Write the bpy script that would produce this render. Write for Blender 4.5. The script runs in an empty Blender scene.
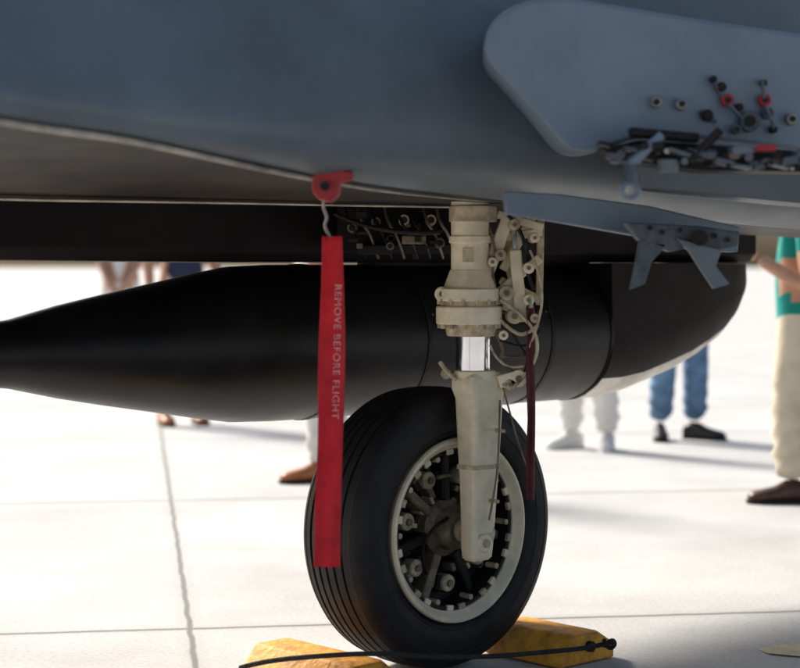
import bpy, bmesh, math, random
from mathutils import Vector, Matrix
random.seed(4)
F=1805.0; CH=1.1; HV=267.0
def W(u,v,D):           # survey helper: sight line + distance -> metres
    return Vector(((u-400)*D/F, D, CH-(v-HV)*D/F))
sc=bpy.context.scene
col=sc.collection
# ------------------------------------------------ materials
def mat(name,c,rough=.5,metal=0,var=.15,scale=8,bump=.0,bscale=60,spec=.5,c2=None,coat=0):
    m=bpy.data.materials.new(name); m.use_nodes=True
    nt=m.node_tree; b=nt.nodes['Principled BSDF']
    tc=nt.nodes.new('ShaderNodeTexCoord')
    n=nt.nodes.new('ShaderNodeTexNoise'); n.inputs['Scale'].default_value=scale; n.inputs['Detail'].default_value=8; n.inputs['Roughness'].default_value=.65
    nt.links.new(tc.outputs['Object'],n.inputs['Vector'])
    r=nt.nodes.new('ShaderNodeValToRGB')
    c=tuple(c[:3]); d=c2 if c2 else tuple(x*(1-var*2) for x in c)
    l=tuple(min(1,x*(1+var)) for x in c)
    r.color_ramp.elements[0].position=.3; r.color_ramp.elements[0].color=(*d,1)
    r.color_ramp.elements[1].position=.62; r.color_ramp.elements[1].color=(*l,1)
    nt.links.new(n.outputs['Fac'],r.inputs['Fac']); nt.links.new(r.outputs['Color'],b.inputs['Base Color'])
    b.inputs['Roughness'].default_value=rough; b.inputs['Metallic'].default_value=metal
    b.inputs['Specular IOR Level'].default_value=spec
    b.inputs['Coat Weight'].default_value=coat
    mr=nt.nodes.new('ShaderNodeMapRange'); mr.inputs['To Min'].default_value=max(.02,rough-.1); mr.inputs['To Max'].default_value=min(1,rough+.12)
    n3=nt.nodes.new('ShaderNodeTexNoise'); n3.inputs['Scale'].default_value=scale*2.7; nt.links.new(tc.outputs['Object'],n3.inputs['Vector'])
    nt.links.new(n3.outputs['Fac'],mr.inputs['Value']); nt.links.new(mr.outputs['Result'],b.inputs['Roughness'])
    if bump:
        n2=nt.nodes.new('ShaderNodeTexNoise'); n2.inputs['Scale'].default_value=bscale; n2.inputs['Detail'].default_value=5
        nt.links.new(tc.outputs['Object'],n2.inputs['Vector'])
        bp=nt.nodes.new('ShaderNodeBump'); bp.inputs['Strength'].default_value=bump; bp.inputs['Distance'].default_value=.01
        nt.links.new(n2.outputs['Fac'],bp.inputs['Height']); nt.links.new(bp.outputs['Normal'],b.inputs['Normal'])
    return m
M={}
M['grey']=mat('jet_grey_paint',(.128,.155,.175),.42,var=.10,scale=3,spec=.45)
M['grey2']=mat('jet_light_grey_paint',(.165,.212,.262),.45,var=.08,scale=4,spec=.4)
M['grey3']=mat('rack_grey',(.085,.10,.12),.5,var=.3,scale=20,spec=.4)
M['under']=mat('underside_dirty_shaded_paint',(.030,.020,.015),.5,var=.35,scale=3,spec=.25)  # dirty brown underside paint, with bay shade put into its dark tone
M['pale_edge']=mat('pale_highlight_and_joint',(.42,.36,.29),.5,var=.3,scale=9)  # pale tone for the belly joint and the painted lip highlight
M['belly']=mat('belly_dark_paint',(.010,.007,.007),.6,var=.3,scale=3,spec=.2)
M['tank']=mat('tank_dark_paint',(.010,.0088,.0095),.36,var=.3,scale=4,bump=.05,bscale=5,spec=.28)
M['tank_bounce']=mat('tank_tail_ground_bounce',(.60,.56,.51),.5,var=.2,scale=6)  # light bounced up from the ground, put into the tail colour
M['cream']=mat('gear_cream_paint',(.84,.73,.51),.36,var=.1,scale=14,bump=.1,bscale=40)
M['cream2']=mat('gear_cream_grimy',(.52,.42,.27),.45,var=.3,scale=30)
M['grime']=mat('brake_grime',(.18,.14,.09),.5,.2,var=.35,scale=30)
M['chrome']=mat('oleo_chrome',(.8,.8,.82),.15,1,var=.02)
M['rubber']=mat('tire_rubber',(.015,.0132,.0128),.6,var=.3,scale=10,bump=.15,bscale=60,spec=.35)
M['dark']=mat('dark_metal',(.016,.014,.013),.5,.3,var=.3,scale=25,spec=.3)
M['steel']=mat('worn_steel',(.30,.29,.27),.45,.7,var=.3,scale=30)
M['red']=mat('red_fabric',(.80,.02,.03),.75,var=.12,scale=18,bump=.3,bscale=250)
M['dred']=mat('faded_red_strap',(.10,.015,.015),.8,var=.2,scale=25)
M['redp']=mat('red_paint',(.36,.015,.02),.5,var=.15)
M['white']=mat('faded_print',(.78,.36,.34),.8,var=.25,scale=60)
M['yellow']=mat('chock_yellow_paint',(.88,.39,.035),.65,var=.14,scale=22,bump=.5,bscale=50,c2=(.50,.19,.03))
M['rope']=mat('dark_rope',(.035,.03,.028),.9,var=.3,scale=80,bump=.6,bscale=200)
M['skin']=mat('skin',(.50,.27,.17),.55,var=.08,scale=12)
M['jeans']=mat('blue_denim',(.11,.21,.34),.85,var=.3,scale=7,bump=1,bscale=11)
M['beige']=mat('beige_cotton',(.66,.58,.44),.85,var=.08,scale=6,bump=1,bscale=9)
M['pale']=mat('pale_cotton',(.80,.77,.72),.85,var=.05,scale=6,bump=.8,bscale=10)
M['green']=mat('green_shirt_cotton',(.0,.26,.22),.85,var=.1,scale=6,bump=.8,bscale=10)
M['navy']=mat('navy_cotton',(.02,.025,.06),.85,var=.1,scale=6,bump=.5,bscale=12)
M['brownsh']=mat('brown_leather',(.07,.03,.02),.4,var=.2,scale=20)
M['tansh']=mat('tan_leather',(.42,.15,.05),.45,var=.2,scale=20)
M['blacksh']=mat('black_leather',(.02,.018,.018),.4,var=.2,scale=20)
M['whitesh']=mat('white_trainer',(.75,.74,.7),.5,var=.08,scale=30)
M['hair']=mat('brown_hair',(.05,.03,.015),.6,var=.4,scale=60,bump=.8,bscale=120)
M['eye']=mat('eye_white',(.8,.8,.78),.2,var=.01)
M['lip']=mat('lip',(.4,.13,.1),.5,var=.05)
# ------------------------------------------------ helpers
def finish(name,me,m,parent=None,smooth=35,bevel=0,subs=0):
    if not me.materials: 
        if isinstance(m,(list,tuple)):
            for x in m: me.materials.append(x)
        else: me.materials.append(m)
    o=bpy.data.objects.new(name,me); col.objects.link(o)
    me.shade_smooth()
    try: me.set_sharp_from_angle(angle=math.radians(smooth))
    except Exception as e: pass
    if bevel:
        b=o.modifiers.new('bev','BEVEL'); b.width=bevel; b.segments=2; b.limit_method='ANGLE'; b.angle_limit=math.radians(35)
    if subs:
        s=o.modifiers.new('s','SUBSURF'); s.levels=subs; s.render_levels=subs
    if parent: o.parent=parent
    return o
def mesh_from(name,vs,fs):
    me=bpy.data.meshes.new(name); me.from_pydata([tuple(v) for v in vs],[],fs)
    bm=bmesh.new(); bm.from_mesh(me); bmesh.ops.recalc_face_normals(bm,faces=bm.faces); bm.to_mesh(me); bm.free()
    return me
def loft(name,rings,m,parent=None,cap=True,closed=True,**k):
    n=len(rings[0]); vs=[p for r in rings for p in r]; fs=[]
    for i in range(len(rings)-1):
        for j in range(n if closed else n-1):
            a=i*n+j; b=i*n+(j+1)%n; fs.append((a,b,b+n,a+n))
    if cap and closed:
        fs.append(tuple(range(n))); fs.append(tuple((len(rings)-1)*n+j for j in range(n)))
    return finish(name,mesh_from(name,vs,fs),m,parent,**k)
def frame(axis):
    z=Vector(axis).normalized(); up=Vector((0,0,1)) if abs(z.z)<.95 else Vector((0,1,0))
    x=up.cross(z).normalized(); y=z.cross(x); return x,y,z
def cyl(name,p1,p2,r1,m,parent=None,r2=None,n=24,bevel=0):
    p1=Vector(p1);p2=Vector(p2); r2=r1 if r2 is None else r2
    x,y,z=frame(p2-p1)
    rg=[[p+ (x*math.cos(t)+y*math.sin(t))*r for t in [2*math.pi*i/n for i in range(n)]] for p,r in((p1,r1),(p2,r2))]
    return loft(name,rg,m,parent,bevel=bevel)
def lathe(name,origin,axis,prof,m,parent=None,n=96,smooth=30):
    o=Vector(origin); x,y,z=frame(axis)
    rg=[[o+z*a+(x*math.cos(t)+y*math.sin(t))*r for t in [2*math.pi*i/n for i in range(n)]] for a,r in prof]
    return loft(name,rg,m,parent,cap=False,smooth=smooth)
def box(name,c,ax,ay,az,m,parent=None,bevel=.003):
    c=Vector(c);ax=Vector(ax);ay=Vector(ay);az=Vector(az)
    rg=[[c+s*az+a*ax+b*ay for a,b in((-1,-1),(1,-1),(1,1),(-1,1))] for s in(-1,1)]
    return loft(name,rg,m,parent,bevel=bevel)
def prism(name,pts,off,m,parent=None,bevel=.004,smooth=35):
    off=Vector(off); n=len(pts)
    vs=[Vector(p) for p in pts]+[Vector(p)+off for p in pts]
    fs=[tuple(range(n)),tuple(range(2*n-1,n-1,-1))]+[(i,(i+1)%n,(i+1)%n+n,i+n) for i in range(n)]
    return finish(name,mesh_from(name,vs,fs),m,parent,bevel=bevel,smooth=smooth)
def chaikin(pts,it=2):
    for _ in range(it):
        o=[]
        for i in range(len(pts)):
            a=Vector(pts[i]); b=Vector(pts[(i+1)%len(pts)]); o+= [a*.75+b*.25,a*.25+b*.75]
        pts=o
    return pts
def tube(name,pts,r,m,parent=None,res=6):
    cu=bpy.data.curves.new(name,'CURVE'); cu.dimensions='3D'; cu.bevel_depth=r; cu.bevel_resolution=4; cu.resolution_u=res; cu.use_fill_caps=True
    s=cu.splines.new('NURBS'); s.points.add(len(pts)-1)
    for i,p in enumerate(pts): s.points[i].co=(*p,1)
    s.use_endpoint_u=True; s.order_u=3
    tmp=bpy.data.objects.new(name,cu); col.objects.link(tmp)
    dg=bpy.context.evaluated_depsgraph_get(); me=bpy.data.meshes.new_from_object(tmp.evaluated_get(dg))
    bpy.data.objects.remove(tmp); me.materials.clear()
    return finish(name,me,m,parent,smooth=60)
def sphere(name,c,r,m,parent=None,sc3=(1,1,1)):
    me=bpy.data.meshes.new(name); bm=bmesh.new(); bmesh.ops.create_uvsphere(bm,u_segments=20,v_segments=12,radius=r)
    for v in bm.verts: v.co=Vector((v.co.x*sc3[0],v.co.y*sc3[1],v.co.z*sc3[2]))+Vector(c)
    bm.to_mesh(me); bm.free(); return finish(name,me,m,parent,smooth=180)
def empty(name,loc=(0,0,0)):
    e=bpy.data.objects.new(name,None); col.objects.link(e); e.location=loc; return e
UP=Vector((0,0,1))
# axes of the aircraft: rolling direction (nose) and outboard axle direction
NX=Vector((.68,-.733,0)).normalized(); T=Vector((-.733,-.68,0)).normalized()
jet=empty('fighter_jet')
# ------------------------------------------------ fuselage lower body
st={ # u : (v,D) rows A,B,B2,B3,C,C2,D
-150:[(-80,3.35),(20,3.12),(55,3.05),(76,3.05),(88,3.08),(140,3.6),(190,4.1)],
10:[(-80,3.6),(40,3.38),(85,3.3),(106,3.3),(120,3.33),(160,3.9),(196,4.3)],
60:[(-80,3.68),(42,3.46),(90,3.38),(112,3.38),(127,3.42),(163,3.95),(197,4.38)],
130:[(-80,3.8),(45,3.58),(100,3.5),(122,3.5),(136,3.54),(168,4.05),(198,4.5)],
190:[(-80,3.9),(50,3.66),(112,3.58),(136,3.6),(150,3.64),(176,4.15),(199,4.6)],
250:[(-80,4.0),(55,3.74),(125,3.66),(150,3.70),(163,3.78),(184,4.25),(200,4.7)],
330:[(-80,4.1),(60,3.85),(140,3.8),(167,3.88),(180,4.0),(191,4.4),(202,4.85)],
400:[(-80,4.15),(60,3.95),(150,3.95),(180,4.08),(191,4.25),(197,4.6),(203,5.0)],
500:[(-80,4.25),(60,4.1),(155,4.15),(188,4.3),(200,4.5),(203,4.8),(205,5.15)],
620:[(-80,4.4),(60,4.25),(165,4.35),(198,4.5),(211,4.7),(214,5.0),(216,5.4)],
760:[(-80,4.65),(60,4.5),(175,4.6),(212,4.75),(228,4.95),(230,5.3),(232,5.75)],
900:[(-80,4.95),(60,4.8),(185,4.9),(220,5.05),(237,5.25),(239,5.7),(240,6.2)],
}
keys=sorted(st)
rows=[[W(u,v,D) for v,D in st[u]] for u in keys]
first=[p+(rows[0][i]-rows[1][i]).normalized()*1.8 for i,p in enumerate(rows[0])]
last=[p+(rows[-1][i]-rows[-2][i]).normalized()*2.5 for i,p in enumerate(rows[-1])]
rows=[first]+rows+[last]
def far(r):
    d=r[-1]; a=r[0]; n=-NX
    return [d+n*.5, d+n*.7+UP*.12, d+n*.75+UP*.6, a+n*1.2+UP*.75, a+n*.5+UP*.75, a+UP*.35]
rings=[r+far(r) for r in rows]
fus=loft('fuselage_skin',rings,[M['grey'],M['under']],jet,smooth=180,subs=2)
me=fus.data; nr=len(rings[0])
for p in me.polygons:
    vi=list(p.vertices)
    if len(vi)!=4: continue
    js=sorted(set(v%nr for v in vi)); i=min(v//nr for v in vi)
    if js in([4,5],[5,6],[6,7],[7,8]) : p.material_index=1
cr_=me.attributes.get('crease_edge') or me.attributes.new('crease_edge','FLOAT','EDGE')
for e in me.edges:
    a,b=e.vertices
    if a%nr==b%nr and a%nr in(4,6): cr_.data[e.index].value=.9 if min(a,b)//nr<9 else .6
C=[W(u,st[u][4][0],st[u][4][1]) for u in keys]; Dd=[W(u,st[u][6][0],st[u][6][1]) for u in keys]
def ribbon(name,pts,hs,out,m):
    rg=[]
    for p,h in zip(pts,hs):
        o=p+out; rg.append([o+UP*h,o+Vector((.0,-.006,0)),o-UP*h,o-UP*h+Vector((0,.03,0)),o+UP*h+Vector((0,.03,0))])
    loft(name,rg,m,jet,smooth=60,subs=1)
ribbon('lip_highlight_strip',C[:9],[.005,.007,.008,.007,.007,.007,.005,.003,.001],Vector((0,-.004,-.007)),M['pale_edge'])  # added pale strip, paints the highlight along the lower lip
ribbon('belly_joint_strip',Dd[:9],[.004]*9,Vector((0,-.01,-.008)),M['pale_edge'])
# belly body / intake trunk, along the aircraft axis
TL=Vector((.26,5.9,0))
def axp(s,w,z): return TL+T*s+NX*w+UP*z
bel=[]
for s,zb in((4,1.14),(2,1.118),(1,1.114),(-.3,1.114),(-1.28,1.114),(-1.32,1.12)):
    w=.14
    bel.append([axp(s,w,1.6),axp(s,w,zb+.03),axp(s,w-.03,zb),axp(s,-.30,zb),axp(s,-.33,zb+.03),axp(s,-.33,1.6)])
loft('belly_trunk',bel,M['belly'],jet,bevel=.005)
# ------------------------------------------------ raised fairing upper right
fo=[(484,50),(485,34),(494,19),(508,8),(528,0),(560,-4),(610,4),(680,16),(760,28),(930,52),(930,52),(930,170),(930,170),(800,150),(700,138),(640,136),(612,146),(590,151),(572,149),(558,138),(535,110),(505,78),(489,62)]
fo=[(p.x,p.y) for p in chaikin([(a,b,0) for a,b in fo],2)]
pts=[W(u,v,3.75+.28*(u-484)/400) for u,v in fo]
prism('stores_fairing',pts,Vector((0.02,.62,0.02)),M['grey2'],jet,bevel=.014,smooth=50)
sl=[(505,191),(560,194),(650,206),(740,227),(738,252),(700,251),(640,236),(560,222),(506,213)]
prism('gear_door_sill',[W(u,v,4.12+.3*(u-505)/235) for u,v in sl],(0,.1,0.0),M['grey2'],jet,bevel=.004)
prism('side_rail',[W(u,v,4.2) for u,v in [(640,150),(820,172),(820,205),(640,188)]],(0,.2,0),M['grey'],jet,bevel=.006)
# rack mechanisms
def P(u,v,D=3.72): return W(u,v,D)
for i,(u,v,r,m) in enumerate([(655,103,6,'steel'),(680,105,6,'steel'),(706,116,6,'dark'),(726,101,6.5,'redp'),(763,101,6.5,'redp'),(748,122,11,'grey3'),(790,120,6,'steel'),(712,80,3.5,'dark'),(762,84,3.5,'dark'),(720,88,5,'dark'),(738,108,4,'dark'),(766,114,6,'grey3'),(772,130,4,'dark'),(735,130,5,'grey3')]):
    a=P(u,v,3.75+.28*(u-484)/400); cyl('latch_%d'%i,a+Vector((0,.05,0)),a-Vector((0,.025,0)),r*.0021,M[m],jet,bevel=.002)
    cyl('latch_core_%d'%i,a-Vector((0,.025,0)),a-Vector((0,.03,0)),r*.0011,M['dark'],jet,n=12)
for k,(a,b) in enumerate([((711,78),(724,98)),((728,104),(742,118)),((762,80),(764,98)),((766,106),(774,128)),((700,112),(716,122))]):
    cyl('latch_lever_%d'%k,P(a[0],a[1],3.89),P(b[0],b[1],3.9),.0045,M['grey3'],jet,n=10)
prism('rack_rail',[P(u,v,3.75) for u,v in[(630,127),(700,133),(700,142),(632,136)]],(0,.05,0),M['dark'],jet)
prism('rack_beam',[P(u,v,3.8) for u,v in[(600,148),(640,140),(815,152),(815,172),(700,170),(620,160)]],(0,.12,0),M['dark'],jet)
for i in range(40):
    u=606+i*5.3+random.uniform(-3,3); v=151+(u-612)*.05+random.uniform(-8,10)
    w=random.uniform(4,11)*.0021; h=random.uniform(1.2,4)*.0021
    a=random.uniform(-.3,.3)
    if i%4==3: cyl('rack_stud_%d'%i,P(u,v,3.68),P(u,v,3.8),h*1.3,M[random.choice(['grey3','steel','dark'])],jet,n=14,bevel=.001)
    else: box('rack_part_%d'%i,P(u,v,3.72+random.uniform(-.02,.03)),Vector((math.cos(a),0,math.sin(a)))*w,Vector((0,.03,0)),Vector((-math.sin(a),0,math.cos(a)))*h,M[random.choice(['grey3','grey3','dark','grime','grey','dark','grey3'])],jet,bevel=.002)
box('rack_red_tag',P(766,148,3.66),(.020,0,0),(0,.01,0),(0,0,.007),M['redp'],jet)
cyl('sway_arm',P(630,165,3.7),P(662,135,3.7),.012,M['grey2'],jet,r2=.009)
cyl('sway_arm_2',P(690,160,3.7),P(720,130,3.7),.01,M['dark'],jet)
cyl('sway_post',P(632,165,3.7),P(631,183,3.7),.016,M['grey3'],jet)
sphere('sway_pad',P(630,190,3.7),.024,M['grey2'],jet,(1,1,.9))
cyl('sway_pad_stud',P(630,190,3.66),P(630,190,3.7),.010,M['steel'],jet)
cyl('sway_pad_2',P(668,160,3.7),P(668,172,3.7),.022,M['grey'],jet)
# lower bracket with two fins
bD=4.15
prism('tail_bracket',[W(u,v,bD) for u,v in[(625,222),(700,226),(740,232),(738,246),(715,250),(690,247),(672,252),(640,240)]],(0,.08,0),M['grey3'],jet)
prism('bracket_fin',[W(u,v,bD-.03) for u,v in[(676,238),(722,250),(716,266),(730,284),(714,289),(700,268),(690,252)]],(0,.025,0),M['grey'],jet,bevel=.003)
prism('bracket_fin_2',[W(u,v,bD) for u,v in[(640,240),(668,244),(652,262),(645,284),(630,290),(636,262)]],(0,.03,0),M['grey3'],jet,bevel=.003)
cyl('bracket_pin',W(700,238,bD-.05),W(700,238,bD+.1),.018,M['dark'],jet)
for i,(u,v) in enumerate([(650,228),(662,232),(680,230),(715,236),(728,240)]):
    cyl('bracket_bolt_%d'%i,W(u,v,bD-.012),W(u,v,bD+.02),.006,M['dark'],jet,n=8)
# ------------------------------------------------ bay details
bayD=5.15
for i,(u,v,r) in enumerate([(376,222,5),(404,220,5.5),(431,220,5.5),(352,228,5),(440,243,5),(390,246,4)]):
    c=W(u,v,bayD); cyl('bay_fitting_%d'%i,c,c+Vector((0,.2,0)),r*.0028,M['cream2' if i in(1,2) else 'grime'],jet,n=20)
    cyl('bay_fitting_bore_%d'%i,c-Vector((0,.004,0)),c+Vector((0,.05,0)),r*.0018,M['dark'],jet,n=16)
box('bay_box',W(414,240,5.2),(.035,0,0),(0,.05,0),(0,0,.012),M['grime'],jet)
box('bay_box_2',W(375,250,5.25),(.05,0,0),(0,.05,0),(0,0,.014),M['dark'],jet)
box('bay_panel',W(395,226,5.3),(.17,0,0),(0,.02,0),(0,0,.06),M['belly'],jet)
for i in range(8):
    u=345+i*13; tube('bay_pipe_%d'%i,[W(u,206,5.2),W(u+3,222,5.12),W(u+14,236,5.15),W(u+20,258,5.3)],.004,M[random.choice(['dark','grime','dark'])],jet)
for i in range(16):
    box('bay_clip_%d'%i,W(random.uniform(345,450),random.uniform(212,256),5.16),(random.uniform(.005,.016),0,0),(0,.02,0),(0,0,random.uniform(.003,.009)),M[random.choice(['dark','grime','dark','dark'])],jet,bevel=.001)
tube('bay_hose',[W(335,214,5.1),W(380,236,5.05),(W(440,232,5.05))],.007,M['dark'],jet)
# ------------------------------------------------ wheel
wc=Vector((.083,5.0,.385)); R=.385
prof=[(-.095,.245),(-.112,.258),(-.124,.285),(-.127,.315),(-.122,.343),(-.108,.365),(-.088,.377)]
tp=[]
def tr(a): return R-.010*(abs(a)/.088)**2
gro=[-.06,-.03,0,.03,.06]
tp.append((-.085,tr(.085)))
for g in gro:
    tp+= [(g-.0045,tr(g)),(g-.003,tr(g)-.009),(g+.003,tr(g)-.009),(g+.0045,tr(g))]
tp.append((.085,tr(.085)))
side=[(.088,.377),(.100,.371),(.108,.365),(.116,.354),(.1215,.343),(.1235,.338),(.1225,.336),(.127,.315),(.1278,.300),(.1255,.297),(.124,.285),(.120,.272),(.1215,.270),(.1200,.267),(.112,.258),(.095,.245)]
lathe('tire',wc,NX,prof+tp+side,M['rubber'],jet,n=128,smooth=25)
rimp=[(.09,.246),(.118,.253),(.125,.250),(.127,.243),(.122,.236),(.112,.231),(.104,.222),(.06,.218),(.02,.214),(.02,.19)]
lathe('rim_lip',wc,NX,rimp,M['cream'],jet,n=96)
lathe('rim_barrel',wc,NX,[(.1,.2195),(.099,.210),(.03,.204),(.01,.10),(.02,.085),(.02,.0)],M['dark'],jet,n=96)
lathe('rim_back',wc,NX,[(-.09,.246),(-.12,.252),(-.12,.235),(-.05,.2),(-.05,0)],M['cream2'],jet,n=64)
ex,ey,ez=frame(NX)
def wp(ang,r,a): return wc+ez*a+(ex*math.cos(ang)+ey*math.sin(ang))*r
for i in range(7):
    a=2*math.pi*i/7+.25
    cyl('rim_bolt_%d'%i,wp(a,.152,.03),wp(a,.152,.072),.024,M['cream2'],jet,n=20,bevel=.005)
    cyl('rim_nut_%d'%i,wp(a,.152,.072),wp(a,.152,.08),.010,M['grime'],jet,n=6)
    b=a+math.pi/7
    d=(ex*math.cos(b)+ey*math.sin(b)); t2=(-ex*math.sin(b)+ey*math.cos(b))
    box('spoke_%d'%i,wp(b,.14,.04),d*.065,t2*.014,ez*.03,M['grime' if i%2==0 else 'dark'],jet,bevel=.006)
for i in range(30):
    a=2*math.pi*i/30
    d=(ex*math.cos(a)+ey*math.sin(a)); t2=(-ex*math.sin(a)+ey*math.cos(a))
    if i%3: box('rim_key_%d'%i,wp(a,.2135,.100),d*.0075,t2*.011,ez*.006,M['cream2' if i%2 else 'cream'],jet,bevel=.002)
    else: cyl('rim_rivet_%d'%i,wp(a,.203,.06),wp(a,.203,.098),.008,M['cream2'],jet,n=10)
for i in range(50):
    a=random.uniform(0,6.28); r=random.uniform(.07,.19)
    d=(ex*math.cos(a)+ey*math.sin(a)); t2=(-ex*math.sin(a)+ey*math.cos(a))
    box('brake_bit_%d'%i,wp(a,r,.04),d*random.uniform(.004,.018),t2*random.uniform(.004,.012),ez*.02,M[random.choice(['dark','grime','grime','cream2','dark'])],jet,bevel=.002)
tube('brake_hose',[wp(.5,.06,.11),wp(.9,.12,.11),wp(1.4,.16,.09),wp(1.9,.15,.08)],.006,M['grime'],jet)
tube('brake_hose_2',[wp(2.4,.05,.11),wp(2.9,.10,.12),wp(3.5,.15,.10),wp(4.1,.14,.07)],.005,M['dark'],jet)
lathe('hub',wc,NX,[(.02,.08),(.06,.078),(.075,.06),(.11,.055),(.125,.045),(.13,0)],M['grime'],jet,n=48)
cyl('axle',wc-NX*.1,wc+NX*.22,.032,M['cream2'],jet)
# ------------------------------------------------ strut
S=wc+NX*.20; S=Vector((S.x,S.y,0))
D0=S.y
def sp(u,v,dd=0): return W(u,v,D0+dd)
def rr(c,wt,wn,k=.35,n=4):
    out=[]
    for sx,sy in((1,1),(-1,1),(-1,-1),(1,-1)):
        cx=sx*wt*(1-k); cy=sy*wn*(1-k)
        base=math.atan2(sy,sx)-math.pi/4
        for j in range(n+1):
            a=base+(math.pi/2)*j/n
            out.append(c+ex*(cx+wt*k*math.cos(a))+ez*(cy+wn*k*math.sin(a)))
    return out
leg=[]
for v,u,wt,wn in((372,478,.052,.040),(376,478,.062,.047),(388,478,.064,.048),(398,479,.056,.044),(462,479,.052,.034),(466,479,.054,.036),(470,479,.050,.033),(520,478,.044,.028),(548,477,.041,.026),(557,477,.038,.024),(560,477,.03,.018)):
    leg.append(rr(sp(u,v),wt,wn))
loft('axle_leg',leg,M['cream'],jet,smooth=40)
cyl('axle_boss',sp(478,542)-ez*.04,sp(478,542)+ez*.030,.026,M['cream'],jet,bevel=.004)
cyl('axle_nut',sp(478,542)+ez*.030,sp(478,542)+ez*.036,.012,M['cream2'],jet,n=6)
tube('leg_brake_line',[sp(500,400,-.06),sp(499,440,-.06),sp(497,480,-.05),sp(489,520,-.04)],.003,M['grime'],jet)
loft('leg_band',[rr(sp(479,464),.056,.038),rr(sp(479,468),.056,.038)],M['cream2'],jet)
for i,(u,v) in enumerate([(462,382),(494,384),(470,405),(492,430),(466,440),(486,500)]):
    c=sp(u,v)+ez*.04; cyl('leg_bolt_%d'%i,c-ez*.03,c+ez*.006,.005,M['cream2'],jet,n=8)
def zc(name,u,v1,v2,r,m,r2=None,**k): return cyl(name,sp(u,v1),sp(u,v2),r*.00269,M[m],jet,r2=None if r2 is None else r2*.00269,**k)
zc('oleo_piston',473,330,378,17,'chrome')
zc('leg_clamp',474,370,378,22,'cream',bevel=.003)
zc('piston_gland',471,322,336,27,'cream2',r2=24,bevel=.003)
zc('collar_lower',469,306,324,33,'cream',bevel=.004)
zc('collar_groove',469,300,307,29,'cream2')
zc('collar_upper',469,288,301,31,'cream',bevel=.004)
zc('strut_shoulder',470,270,289,20,'cream',r2=27)
zc('strut_cylinder',470,190,272,19,'cream')
zc('strut_ring',470,236,243,21,'cream',bevel=.002)
zc('strut_top_ring',473,206,222,24,'cream2',bevel=.003)
box('data_plate',sp(468,255,-.052),(.014,0,0),(0,.003,0),(0,0,.019),M['cream2'],jet,bevel=.001)
for i in range(14):
    a=2*math.pi*i/14; p=sp(469,323)+Vector((math.cos(a)*.078,math.sin(a)*.078,0))
    cyl('collar_bolt_%d'%i,p,p-UP*.014,.007,M['cream2'],jet,n=6)
    p=sp(469,299)+Vector((math.cos(a)*.08,math.sin(a)*.08,0)); cyl('collar_stud_%d'%i,p,p-UP*.015,.006,M['cream2'],jet,n=6)
cyl('collar_lug',sp(442,294,-.03),sp(442,294,.04),.020,M['cream'],jet,bevel=.003)
cyl('collar_lug_pin',sp(442,294,-.036),sp(442,294,.0),.008,M['grime'],jet,n=8)
cyl('small_lug',sp(446,374,-.03),sp(446,374,.02),.014,M['cream2'],jet)
tube('lug_link',[sp(440,362,-.02),sp(446,372,-.03),sp(456,380,-.04)],.006,M['cream2'],jet)
def bar(name,a,b,w,m='cream',t=.012,dd=0):
    A=sp(a[0],a[1],dd);B=sp(b[0],b[1],dd); d=(B-A); L=d.length; d.normalize(); s=d.cross(Vector((0,1,0))).normalized()
    box(name,(A+B)/2,d*L/2,s*w*.00135,Vector((0,t,0)),M[m],jet,bevel=.003)
bar('drag_brace',(480,292),(513,205),13,dd=.03,t=.02)
bar('drag_brace_2',(503,270),(537,208),9,dd=.05)
bar('brace_link',(484,240),(542,232),8,dd=.04)
bar('brace_link_2',(497,214),(543,228),8,dd=.02)
bar('side_brace',(541,215),(539,305),7,'cream2',dd=.08)
bar('lower_link',(490,300),(540,258),9,dd=.02)
bar('lower_link_2',(500,280),(540,300),8,'cream2',dd=.05)
bar('web_plate',(505,235),(518,290),15,'cream2',dd=.08,t=.006)
bar('actuator_body',(521,322),(515,250),12,dd=.0)
bar('actuator_rod',(515,250),(512,205),5,'steel',dd=.0)
bar('valve_block',(504,300),(526,306),20,'cream',dd=.03,t=.02)
for i,(u,v,r) in enumerate([(514,225,6),(534,238,5),(500,255,6),(528,268,6),(506,293,8),(528,300,6),(514,316,8),(518,378,9),(510,384,6),(492,262,5),(534,318,5),(503,335,5)]):
    c=sp(u,v,0); cyl('pivot_%d'%i,c-Vector((0,.03,0)),c+Vector((0,.07,0)),r*.0026,M['cream' if i%2 else 'cream2'],jet,n=18,bevel=.002)
    cyl('pivot_pin_%d'%i,c-Vector((0,.036,0)),c,r*.0010,M['grime'],jet,n=8)
bar('lower_lug',(498,382),(520,376),13,dd=-.01,t=.018)
for i,pt in enumerate([[(500,300),(528,318),(540,345),(530,372),(512,388)],[(505,320),(518,345),(532,360),(520,380)],[(495,330),(505,350),(498,362),(512,372)],[(530,250),(543,280),(541,320),(528,350)],[(508,215),(526,235),(522,262),(534,290)],[(488,225),(498,250),(490,275),(500,300)],[(498,318),(512,332),(526,336),(538,325)],[(500,340),(520,348),(534,342),(540,330)],[(500,355),(516,362),(530,352)],[(490,345),(500,372),(524,366)]]):
    tube('hydraulic_hose_%d'%i,[sp(u,v,.01*(i%3)-.03) for u,v in pt],.0035 if i%2 else .005,M[['cream2','dark','grime'][i%3]],jet)
tube('torque_wire',[sp(503,388,-.02),sp(512,420,0),sp(520,450,0),sp(528,470,.05)],.0025,M['grime'],jet)
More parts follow.
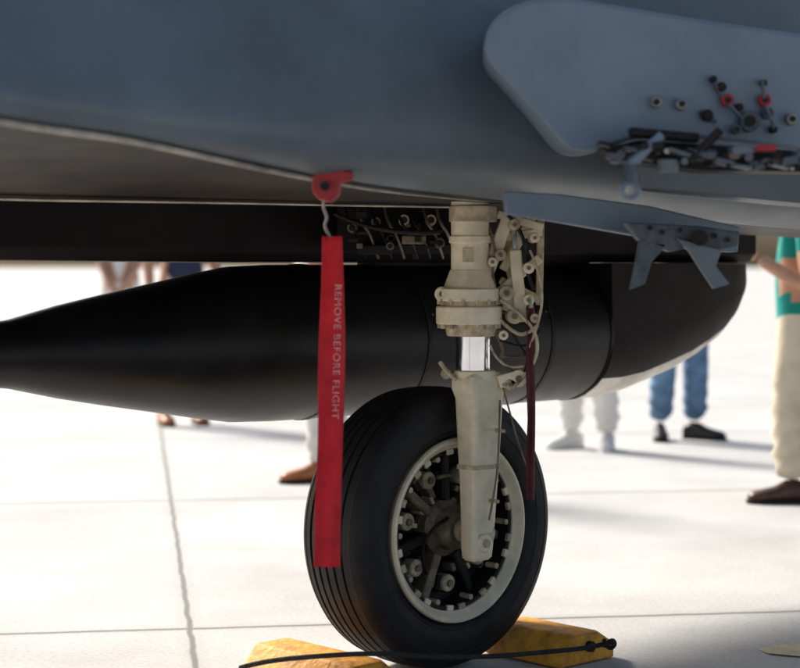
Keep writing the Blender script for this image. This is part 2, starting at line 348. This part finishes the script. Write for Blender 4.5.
# ------------------------------------------------ drop tank
tank=empty('external_fuel_tank')
def ringt(s,zb,ztp,w=None,n=48):
    r=(ztp-zb)/2; c=axp(s,0,(zb+ztp)/2); w=r if w is None else w
    return [c+NX*w*math.cos(t)+UP*r*math.sin(t) for t in [2*math.pi*i/n for i in range(n)]]
def cr(s,z,r): return ringt(s,z-r,z+r)
tk=[cr(2.10,.872,.03),cr(2.09,.872,.045),cr(2.02,.872,.058),cr(1.75,.872,.090),cr(1.60,.873,.124),cr(1.45,.874,.152),cr(1.3,.875,.178),cr(1.15,.876,.205),cr(1.03,.877,.224),cr(.9,.877,.229),cr(.78,.877,.230)]
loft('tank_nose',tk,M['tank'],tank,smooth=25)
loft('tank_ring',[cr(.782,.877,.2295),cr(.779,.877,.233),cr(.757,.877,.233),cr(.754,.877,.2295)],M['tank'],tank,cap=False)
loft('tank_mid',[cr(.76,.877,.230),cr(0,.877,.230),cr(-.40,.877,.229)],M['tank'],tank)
def tailring(s,zb,w):   # flat-topped aft body, keel at zb
    out=[]; zt=1.112; n=24
    zm=zb+min(.20,(zt-zb)*.6)
    for i in range(n+1):
        t=math.pi*i/n
        out.append(axp(s,w*math.cos(t),zm-(zm-zb)*math.sin(t)))
    return out+[axp(s,-w*.98,zt),axp(s,w*.98,zt)]
tl=loft('tank_tail',[tailring(-.398,.648,.230),tailring(-.5,.649,.230),tailring(-.62,.662,.228),tailring(-.75,.69,.222),tailring(-.9,.725,.212),tailring(-1.02,.765,.20),tailring(-1.12,.81,.185),tailring(-1.19,.865,.17),tailring(-1.235,.93,.155),tailring(-1.245,.96,.15)],[M['belly'],M['tank_bounce']],tank,smooth=30)
for p in tl.data.polygons:
    if len(p.vertices)==4:
        js=[v%27 for v in p.vertices]; i=min(p.vertices)//27
        if max(js)<=24 and min(js)>= 5: p.material_index=1  # downward faces get the painted ground bounce
for s in(.45,-.1,-.39):
    loft('tank_band_%d'%int(s*10),[cr(s,.877,.231),cr(s,.877,.2325),cr(s-.015,.877,.2325),cr(s-.015,.877,.231)],M['dark'],tank,cap=False)
for i in range(30):
    s=.42-i*.018; p=axp(s,0,.877)+NX*.229*math.cos(.35)+UP*.229*math.sin(.35); q=(NX*math.cos(.35)+UP*math.sin(.35))
    cyl('tank_rivet_%d'%i,p,p+q*.003,.0035,M['grime'],tank,n=8)
box('tank_pylon',axp(.0,0,1.11),T*.5,NX*.04,UP*.03,M['belly'],tank)
# ------------------------------------------------ streamer
flag=empty('warning_streamer')
def strip(name,pts,m,parent,off=0,wv=.01):
    n=40
    P_=[]
    for i in range(n+1):
        t=i/n*(len(pts)-1); k=min(int(t),len(pts)-2); f=t-k; f=f*f*(3-2*f)*.5+f*.5
        a=pts[k];b=pts[k+1]; P_.append([a[j]*(1-f)+b[j]*f for j in range(4)])
    rg=[]
    for i,(l,r,v,D) in enumerate(P_):
        ph=i*.26; row=[]
        for j in range(9):
            q=j/8; row.append(W(l+(r-l)*q+.5*math.sin(i*.31)*(1 if j in(0,) else 0),v,D+wv*math.sin(ph+q*2.6)+.03*(q-.5)+off+.006*math.sin(q*6)))
        rg.append(row)
    o=loft(name,rg,m,parent,cap=False,closed=False,smooth=180)
    s=o.modifiers.new('sol','SOLIDIFY'); s.thickness=.0012
    return o
strip('streamer_cloth',[(322,342,236,4.15),(320.5,344,290,4.15),(319,345,345,4.14),(318,344,400,4.13),(317,342.5,450,4.13),(315.5,341,500,4.12),(314,340,567,4.12)],M['red'],flag)
fc=bpy.data.curves.new('t','FONT'); fc.body='REMOVE BEFORE FLIGHT'; fc.size=.028; fc.space_character=1.1
to=bpy.data.objects.new('t',fc); col.objects.link(to); dg=bpy.context.evaluated_depsgraph_get()
tm=bpy.data.meshes.new_from_object(to.evaluated_get(dg)); bpy.data.objects.remove(to)
xm=max(v.co.x for v in tm.vertices)
bm=bmesh.new(); bm.from_mesh(tm); bmesh.ops.subdivide_edges(bm,edges=bm.edges,cuts=1)
for v in bm.verts:
    t=v.co.x/xm; y=v.co.y
    base=W(338.5-3*t,284+t*135,4.14-.022); v.co=Vector((base.x+(y-.010)*.8,base.y,base.z))
bm.to_mesh(tm); bm.free(); tm.materials.clear()
finish('streamer_lettering',tm,M['white'],flag)
prism('streamer_hanger',[W(u,v,3.95) for u,v in[(308,168),(352,171),(353,178),(340,182),(338,194),(330,201),(318,199),(312,192),(311,178)]],(0,.14,0),M['redp'],flag,bevel=.004)
cyl('hanger_pin',W(325,186,3.92),W(325,186,4.0),.010,M['dark'],flag)
tube('streamer_cord',[W(325,196,4.0),W(322,206,4.03),W(328,218,4.1),W(323,226,4.12),W(330,237,4.15)],.004,M['steel'],flag)
flag2=empty('warning_streamer.001')
strip('strap_cloth',[(527,534,305,4.83),(526,535,360,4.82),(527,535,420,4.80),(526,534,500,4.78)],M['dred'],flag2,wv=.004)
cyl('strap_clip',W(530,296,4.83),W(530,308,4.83),.008,M['steel'],flag2)
# ------------------------------------------------ chocks + rope
def chock(name,c,rot,L=.17,hh=.1):
    e=empty(name)
    c=Vector(c); a=Vector((math.cos(rot),math.sin(rot),0)); b=Vector((-math.sin(rot),math.cos(rot),0)) # b lengthwise
    pr=[(-.12,.004),(.12,.004),(.12,.03),(.06,hh),(-.05,hh),(-.12,.045)]
    bot=[[c+b*s+a*x*k+UP*(z if k==1 else z*.97) for x,z in pr] for s,k in((-L,.9),(-L+.02,1),(L-.02,1),(L,.9))]
    loft('chock_block',bot,M['yellow'],e,bevel=.006)
    for s in(-L-.004,L+.004):
        cyl('chock_eye_%d'%(s>0),c+b*s+UP*.05-b*.01,c+b*s+UP*.05+b*.01,.015,M['dark'],e)
    return e
axr=math.atan2(T.y,T.x)
c1=wc+T*.36+NX*.03; c2=wc-T*.36+NX*.13
chock('wheel_chock',(c1.x-.05,c1.y-.02,0),axr,L=.20,hh=.098)
chock('wheel_chock.001',(c2.x-.015,c2.y-.04,0),axr,L=.150,hh=.085)
rope=empty('rope')
tube('rope_strand',[W(240,668,4.62),W(262,661,4.60),W(330,655,4.55),W(385,653,4.55),W(430,657,4.6),W(490,657,4.68),(W(545,652,4.8)),W(590,648,4.9),W(612,642,4.92)],.0065,M['rope'],rope)
tube('rope_knot',[W(604,646,4.9),W(612,638,4.88),W(616,645,4.9),W(608,650,4.92),W(604,640,4.9)],.006,M['rope'],rope)
# ------------------------------------------------ people
def skin_mesh(verts,edges,radii,root,sub=2):
    me=bpy.data.meshes.new('sk'); me.from_pydata(verts,edges,[])
    o=bpy.data.objects.new('sk',me); col.objects.link(o)
    sm=o.modifiers.new('k','SKIN'); sm.use_smooth_shade=True
    for i,r in enumerate(radii):
        d=me.skin_vertices[0].data[i]; d.radius=(r,r) if not isinstance(r,tuple) else r; d.use_root=(i==root)
    s=o.modifiers.new('s','SUBSURF'); s.levels=sub; s.render_levels=sub
    dg=bpy.context.evaluated_depsgraph_get(); dg.update()
    m=bpy.data.meshes.new_from_object(o.evaluated_get(dg)); bpy.data.objects.remove(o)
    m.materials.clear(); return m
def segd(p,a,b):
    ab=b-a; t=max(0,min(1,(p-a).dot(ab)/ab.length_squared)); return (p-(a+ab*t)).length,t
def person(name,x,y,face,shirt,pants,shoe,shorts=False,J=None,shoerot=(0,0),h=1.0,long_sleeve=False,pw=.068,hem=None,tw=1.0):
    e=empty(name,(x,y,0)); e.rotation_euler=(0,0,face); e.scale=(h,h,h)
    j=dict(pel=(0,0,.96),sp=(0,.005,1.13),ch=(0,-.005,1.33),nk=(0,-.01,1.49),hb=(0,.015,1.56),hc=(0,.02,1.645),ht=(0,.01,1.70),
      hl=(-.095,0,.90),kl=(-.11,.02,.50),al=(-.12,-.03,.085),hr=(.095,0,.90),kr=(.11,.02,.50),ar=(.12,-.03,.085),
      sl=(-.175,-.01,1.42),el=(-.235,-.03,1.13),wl=(-.235,.07,.89),sr=(.175,-.01,1.42),er=(.235,-.03,1.13),wr=(.235,.07,.89))
    if J: j.update(J)
    tr=pw if not shorts else .042; kn=pw+.01 if not shorts else .06
    rad=dict(pel=(.15*tw,.115*tw),sp=(.14*tw,.105*tw),ch=(.16,.115*tw),nk=.055,hb=.062,hc=(.08,.095),ht=(.06,.07),hl=.10*tw,kl=kn,al=tr,hr=.10*tw,kr=kn,ar=tr,
      sl=.062,el=.043,wl=.029,sr=.062,er=.043,wr=.029)
    ks=list(j); ix={k:i for i,k in enumerate(ks)}
    ed=[('pel','sp'),('sp','ch'),('ch','nk'),('nk','hb'),('hb','hc'),('hc','ht'),('pel','hl'),('hl','kl'),('kl','al'),('pel','hr'),('hr','kr'),('kr','ar'),('ch','sl'),('sl','el'),('el','wl'),('ch','sr'),('sr','er'),('er','wr')]
    me=skin_mesh([j[k] for k in ks],[(ix[a],ix[b]) for a,b in ed],[rad[k] for k in ks],0)
    for m in (M['skin'],shirt,pants,M['hair']): me.materials.append(m)
    V={k:Vector(v) for k,v in j.items()}
    for p in me.polygons:
        c=p.center; best=min(ed,key=lambda q:segd(c,V[q[0]],V[q[1]])[0]); t=segd(c,V[best[0]],V[best[1]])[1]
        mi=0
        if best[1] in('sp','sl','sr','ch'): mi=1
        elif best==('ch','nk'): mi=1 if t<.75 else 0
        elif best[1] in('el','er'): mi=1 if (t<.6 or long_sleeve) else 0
        elif best[1] in('wl','wr'): mi=1 if long_sleeve else 0
        elif best[1] in('hl','hr','pel'): mi=2
        elif best[1] in('kl','kr'): mi=2 if (not shorts or t<.8) else 0
        elif best[1] in('al','ar'): mi=0 if shorts else 2
        if best[0]=='pel' and best[1]=='sp': mi=2 if t<.05 else 1
        if hem and mi==2 and c.z>hem: mi=1
        if mi==0 and c.z>1.64 and (c.y<V['hc'].y+.03 or c.z>1.72): mi=3
        p.material_index=mi
    for v in me.vertices:   # cloth folds on the trouser legs
        z=v.co.z
        if z<.95 and not shorts and abs(v.co.x)<.3:
            k=(.009 if z<.35 else .006)*math.sin(z*62+v.co.x*30+v.co.y*22+x*7)+.004*math.sin(z*117+v.co.y*50)
            s_=1 if v.co.x>0 else -1
            ctr=V['ar' if s_>0 else 'al']; dv=Vector((v.co.x-ctr.x,v.co.y-ctr.y,0))
            if dv.length>.01 and z<.6: v.co+=dv.normalized()*k
    finish('body',me,None,e,smooth=180)
    hc=V['hc']
    for s in(-1,1):
        sphere('eye_%d'%s,hc+Vector((.032*s,.083,-.005)),.012,M['eye'],e)
        sphere('pupil_%d'%s,hc+Vector((.032*s,.0925,-.005)),.005,M['dark'],e)
        sphere('ear_%d'%s,hc+Vector((.082*s,-.005,-.015)),.028,M['skin'],e,(.35,.7,1.1))
    sphere('nose',hc+Vector((0,.098,-.03)),.017,M['skin'],e,(.8,1.1,1.5))
    sphere('mouth',hc+Vector((0,.085,-.066)),.022,M['lip'],e,(1,.35,.3))
    sphere('hair',hc+Vector((0,-.018,.035)),.095,M['hair'],e,(.95,1.08,.85))
    for s,kw,ke in((-1,'wl','el'),(1,'wr','er')):
        w=V[kw]; d=(w-V[ke]).normalized()
        side=d.cross(Vector((s,0,0))); 
        if side.length<.1: side=Vector((0,1,0))
        side.normalize(); pn=side.cross(d).normalized()
        vs=[w,w+d*.04,w+d*.08]; es=[(0,1),(1,2)]; rs=[.026,(.034),(.034)]
        for f,(o_,L) in enumerate(((-.03,.062),(-.01,.074),(.01,.070),(.03,.055))):
            b=w+d*.08+side*o_; k0=len(vs)
            vs+=[b,b+d*L*.5+pn*.006*-s,b+d*L*.95+pn*.022*-s]; rs+=[.0095,.0088,.0075]
            es+=[(2,k0),(k0,k0+1),(k0+1,k0+2)]
        k0=len(vs); tb=w+d*.03+side*.03
        vs+=[tb,tb+side*.025+d*.03,tb+side*.03+d*.06]; rs+=[.013,.011,.009]; es+=[(1,k0),(k0,k0+1),(k0+1,k0+2)]
        hm=skin_mesh(vs,es,rs,0,1); hm.materials.append(M['skin']); finish('hand_%d'%s,hm,None,e,smooth=180)
    for s,ka,ra in((-1,'al',shoerot[0]),(1,'ar',shoerot[1])):
        a=V[ka]; R_=Matrix.Rotation(ra,4,'Z'); rg=[]
        for yy,wd,ht,z0 in((-.075,.02,.03,.02),(-.07,.033,.075,.0),(-.03,.038,.10,.0),(.03,.038,.098,.0),(.08,.042,.070,.0),(.14,.048,.055,.0),(.185,.040,.045,.003),(.205,.022,.03,.01)):
            ring=[]
            for i in range(16):
                t=2*math.pi*i/16; xx=wd*math.cos(t); q=math.sin(t); z=z0+(ht-z0)*(.5+.5*q) if q>0 else z0+(ht-z0)*(.5+.5*max(-1,q*1.35))
                ring.append(Vector((a.x,a.y,0))+R_@Vector((xx,yy,z+.012)))
            rg.append(ring)
        loft('shoe_%d'%s,rg,shoe,e,smooth=60)
        so=[(-.082,.015),(-.07,.038),(0,.040),(.08,.046),(.14,.052),(.19,.042),(.213,.018)]
        pl=[Vector((a.x,a.y,0))+R_@Vector((wd,yy,.001)) for yy,wd in so]+[Vector((a.x,a.y,0))+R_@Vector((-wd,yy,.001)) for yy,wd in so[::-1]]
        prism('sole_%d'%s,pl,(0,0,.018),M['dark'] if shoe!=M['whitesh'] else M['whitesh'],e,bevel=.002)
        for q in range(4):
            c0=Vector((a.x,a.y,0))+R_@Vector((0,.05+.022*q,.092-.011*q)); dx=R_@Vector((.02,0,0))
            tube('lace_%d_%d'%(s,q),[c0-dx,c0+Vector((0,0,.004)),c0+dx],.0025,M['pale'] if shoe==M['whitesh'] else M['dark'],e,res=2)
    return e
def X(u,D): return (u-400)*D/F
rad=math.radians
person('visitor_in_green_shirt',X(800,8.5),8.5,rad(80),M['green'],M['beige'],M['brownsh'],shoerot=(rad(10),rad(-10)),pw=.088,hem=.86,tw=1.12,
   J=dict(el=(-.26,-.03,1.00),wl=(-.22,.20,1.14),er=(.25,-.06,1.13),wr=(.25,-.03,.88),kl=(-.11,.05,.5),al=(-.11,.04,.10),ar=(.12,-.1,.10)))
person('visitor_in_jeans',X(678,11.5),11.5,rad(-165),M['navy'],M['jeans'],M['blacksh'],shoerot=(rad(45),rad(-20)),pw=.078,J=dict(al=(-.115,0,.11),ar=(.115,-.02,.11),kl=(-.11,.03,.5),kr=(.11,.03,.5)))
person('visitor_in_white_trousers',X(588,10.9),10.9,rad(150),M['pale'],M['pale'],M['whitesh'],shoerot=(rad(20),rad(-20)),pw=.075)
person('visitor_in_khaki',X(316,9.35),9.35,rad(110),M['pale'],M['pale'],M['tansh'],J=dict(al=(-.12,.02,.085),ar=(.1,-.22,.085),kr=(.1,-.06,.5)))
person('visitor_with_clasped_hands',X(121,16),16,rad(180),M['pale'],M['pale'],M['whitesh'],J=dict(el=(-.17,.06,1.14),wl=(-.06,.2,.94),er=(.17,.06,1.14),wr=(.06,.2,.94)))
person('visitor_in_navy',X(182,12.6),12.6,rad(200),M['navy'],M['pale'],M['tansh'],J=dict(wl=(-.27,.12,.93)))
# ------------------------------------------------ ground
me=bpy.data.meshes.new('g'); bm=bmesh.new(); bmesh.ops.create_grid(bm,x_segments=8,y_segments=8,size=3000); bm.to_mesh(me); bm.free()
g=bpy.data.materials.new('apron_concrete'); g.use_nodes=True; nt=g.node_tree; b=nt.nodes['Principled BSDF']; N=nt.nodes; Lk=nt.links
geo=N.new('ShaderNodeNewGeometry')
th=math.radians(8.3); Lv=(-math.sin(th),math.cos(th),0); Mv=(math.cos(th),math.sin(th),0)
nz=N.new('ShaderNodeTexNoise'); nz.inputs['Scale'].default_value=6; nz.inputs['Detail'].default_value=8; Lk.new(geo.outputs['Position'],nz.inputs['Vector'])
def mth(op,a,bv=None,c=None):
    n=N.new('ShaderNodeMath'); n.operation=op
    for i,x in enumerate((a,bv,c)):
        if x is None: continue
        if isinstance(x,(int,float)): n.inputs[i].default_value=x
        else: Lk.new(x,n.inputs[i])
    return n.outputs[0]
def joint(vec,off,period,wd):
    d=N.new('ShaderNodeVectorMath'); d.operation='DOT_PRODUCT'; Lk.new(geo.outputs['Position'],d.inputs[0]); d.inputs[1].default_value=vec
    x=mth('ADD',d.outputs['Value'],-off); x=mth('ADD',x,mth('MULTIPLY',mth('SUBTRACT',nz.outputs['Fac'],.5),.02))
    return mth('PINGPONG',x,period/2)
o0=Vector((-.56,4.95,0)); mo=o0.dot(Vector(Mv)); lo=Vector((-.49,5.51,0)).dot(Vector(Lv))
jm=joint(Mv,mo,6.1,0); jl=joint(Lv,lo,3.05,0)
mn=mth('MINIMUM',jm,mth('MULTIPLY',jl,.65))
def rng(a,b_): 
    m=N.new('ShaderNodeMapRange'); Lk.new(mn,m.inputs['Value']); m.inputs['From Min'].default_value=a; m.inputs['From Max'].default_value=b_; m.inputs['To Min'].default_value=1; m.inputs['To Max'].default_value=0; return m.outputs[0]
n1=N.new('ShaderNodeTexNoise'); n1.inputs['Scale'].default_value=.9; n1.inputs['Detail'].default_value=10; n1.inputs['Roughness'].default_value=.65; Lk.new(geo.outputs['Position'],n1.inputs['Vector'])
r1=N.new('ShaderNodeValToRGB'); r1.color_ramp.elements[0].position=.32; r1.color_ramp.elements[0].color=(.51,.50,.475,1); r1.color_ramp.elements[1].position=.62; r1.color_ramp.elements[1].color=(.65,.645,.62,1); Lk.new(n1.outputs['Fac'],r1.inputs['Fac'])
n2=N.new('ShaderNodeTexNoise'); n2.inputs['Scale'].default_value=70; n2.inputs['Detail'].default_value=5; Lk.new(geo.outputs['Position'],n2.inputs['Vector'])
r2=N.new('ShaderNodeValToRGB'); r2.color_ramp.elements[0].position=.3; r2.color_ramp.elements[0].color=(.78,.78,.78,1); r2.color_ramp.elements[1].position=.55; r2.color_ramp.elements[1].color=(1,1,1,1); Lk.new(n2.outputs['Fac'],r2.inputs['Fac'])
mx=N.new('ShaderNodeMixRGB'); mx.blend_type='MULTIPLY'; mx.inputs[0].default_value=.8; Lk.new(r1.outputs[0],mx.inputs[1]); Lk.new(r2.outputs[0],mx.inputs[2])
mx2=N.new('ShaderNodeMixRGB'); Lk.new(mth('MULTIPLY',rng(.005,.012),.75),mx2.inputs[0]); mx2.inputs[2].default_value=(.11,.11,.11,1)
mx3=N.new('ShaderNodeMixRGB'); Lk.new(mth('MULTIPLY',rng(.01,.05),.2),mx3.inputs[0]); Lk.new(mx.outputs[0],mx3.inputs[1]); mx3.inputs[2].default_value=(.33,.31,.28,1)
Lk.new(mx3.outputs[0],mx2.inputs[1])
Lk.new(mx2.outputs[0],b.inputs['Base Color']); b.inputs['Roughness'].default_value=.85
bp=N.new('ShaderNodeBump'); bp.inputs['Strength'].default_value=.2; bp.inputs['Distance'].default_value=.004; Lk.new(n2.outputs['Fac'],bp.inputs['Height']); Lk.new(bp.outputs[0],b.inputs['Normal'])
finish('concrete_apron',me,g)
ym=mat('worn_yellow_marking',(.66,.60,.40),.8,var=.12,scale=12)
prism('painted_marking',[Vector((X(u,D),D,.004)) for u,D in((758,5.18),(790,5.26),(830,5.30),(880,5.28),(870,5.1),(800,5.08),(768,5.12))],(0,0,.001),ym,None,bevel=0)
# ------------------------------------------------ light (hazy, high-key daylight, sun behind the aircraft)
el=math.radians(36); az=Vector((-.68,.733)).normalized()
sd=Vector((az.x*math.cos(el),az.y*math.cos(el),math.sin(el)))
w=bpy.data.worlds.new('World'); sc.world=w; w.use_nodes=True; wn=w.node_tree
sk=wn.nodes.new('ShaderNodeTexSky'); sk.sky_type='NISHITA'; sk.sun_disc=False; sk.sun_elevation=el; sk.sun_rotation=math.atan2(az.x,az.y); sk.dust_density=5; sk.air_density=1
wn.links.new(sk.outputs[0],wn.nodes['Background'].inputs[0]); wn.nodes['Background'].inputs[1].default_value=.15
sl_=bpy.data.lights.new('sun','SUN'); sl_.energy=5; sl_.angle=math.radians(12); sl_.color=(1,.97,.92)
so=bpy.data.objects.new('sun',sl_); col.objects.link(so); so.rotation_euler=sd.to_track_quat('Z','Y').to_euler(); so.location=(0,0,20)
# ------------------------------------------------ camera
cd=bpy.data.cameras.new('camera'); co=bpy.data.objects.new('camera',cd); col.objects.link(co); sc.camera=co
co.location=(0,0,CH); co.rotation_euler=(math.radians(90),0,0)
cd.sensor_width=36; cd.sensor_fit='HORIZONTAL'; cd.lens=36*F/800; cd.shift_y=-(334-HV)/800; cd.clip_end=6000; cd.clip_start=.05
cd.dof.use_dof=True; cd.dof.focus_distance=4.95; cd.dof.aperture_fstop=81/30.0
sc.view_settings.view_transform='Standard'; sc.view_settings.look='None'; sc.view_settings.exposure=0
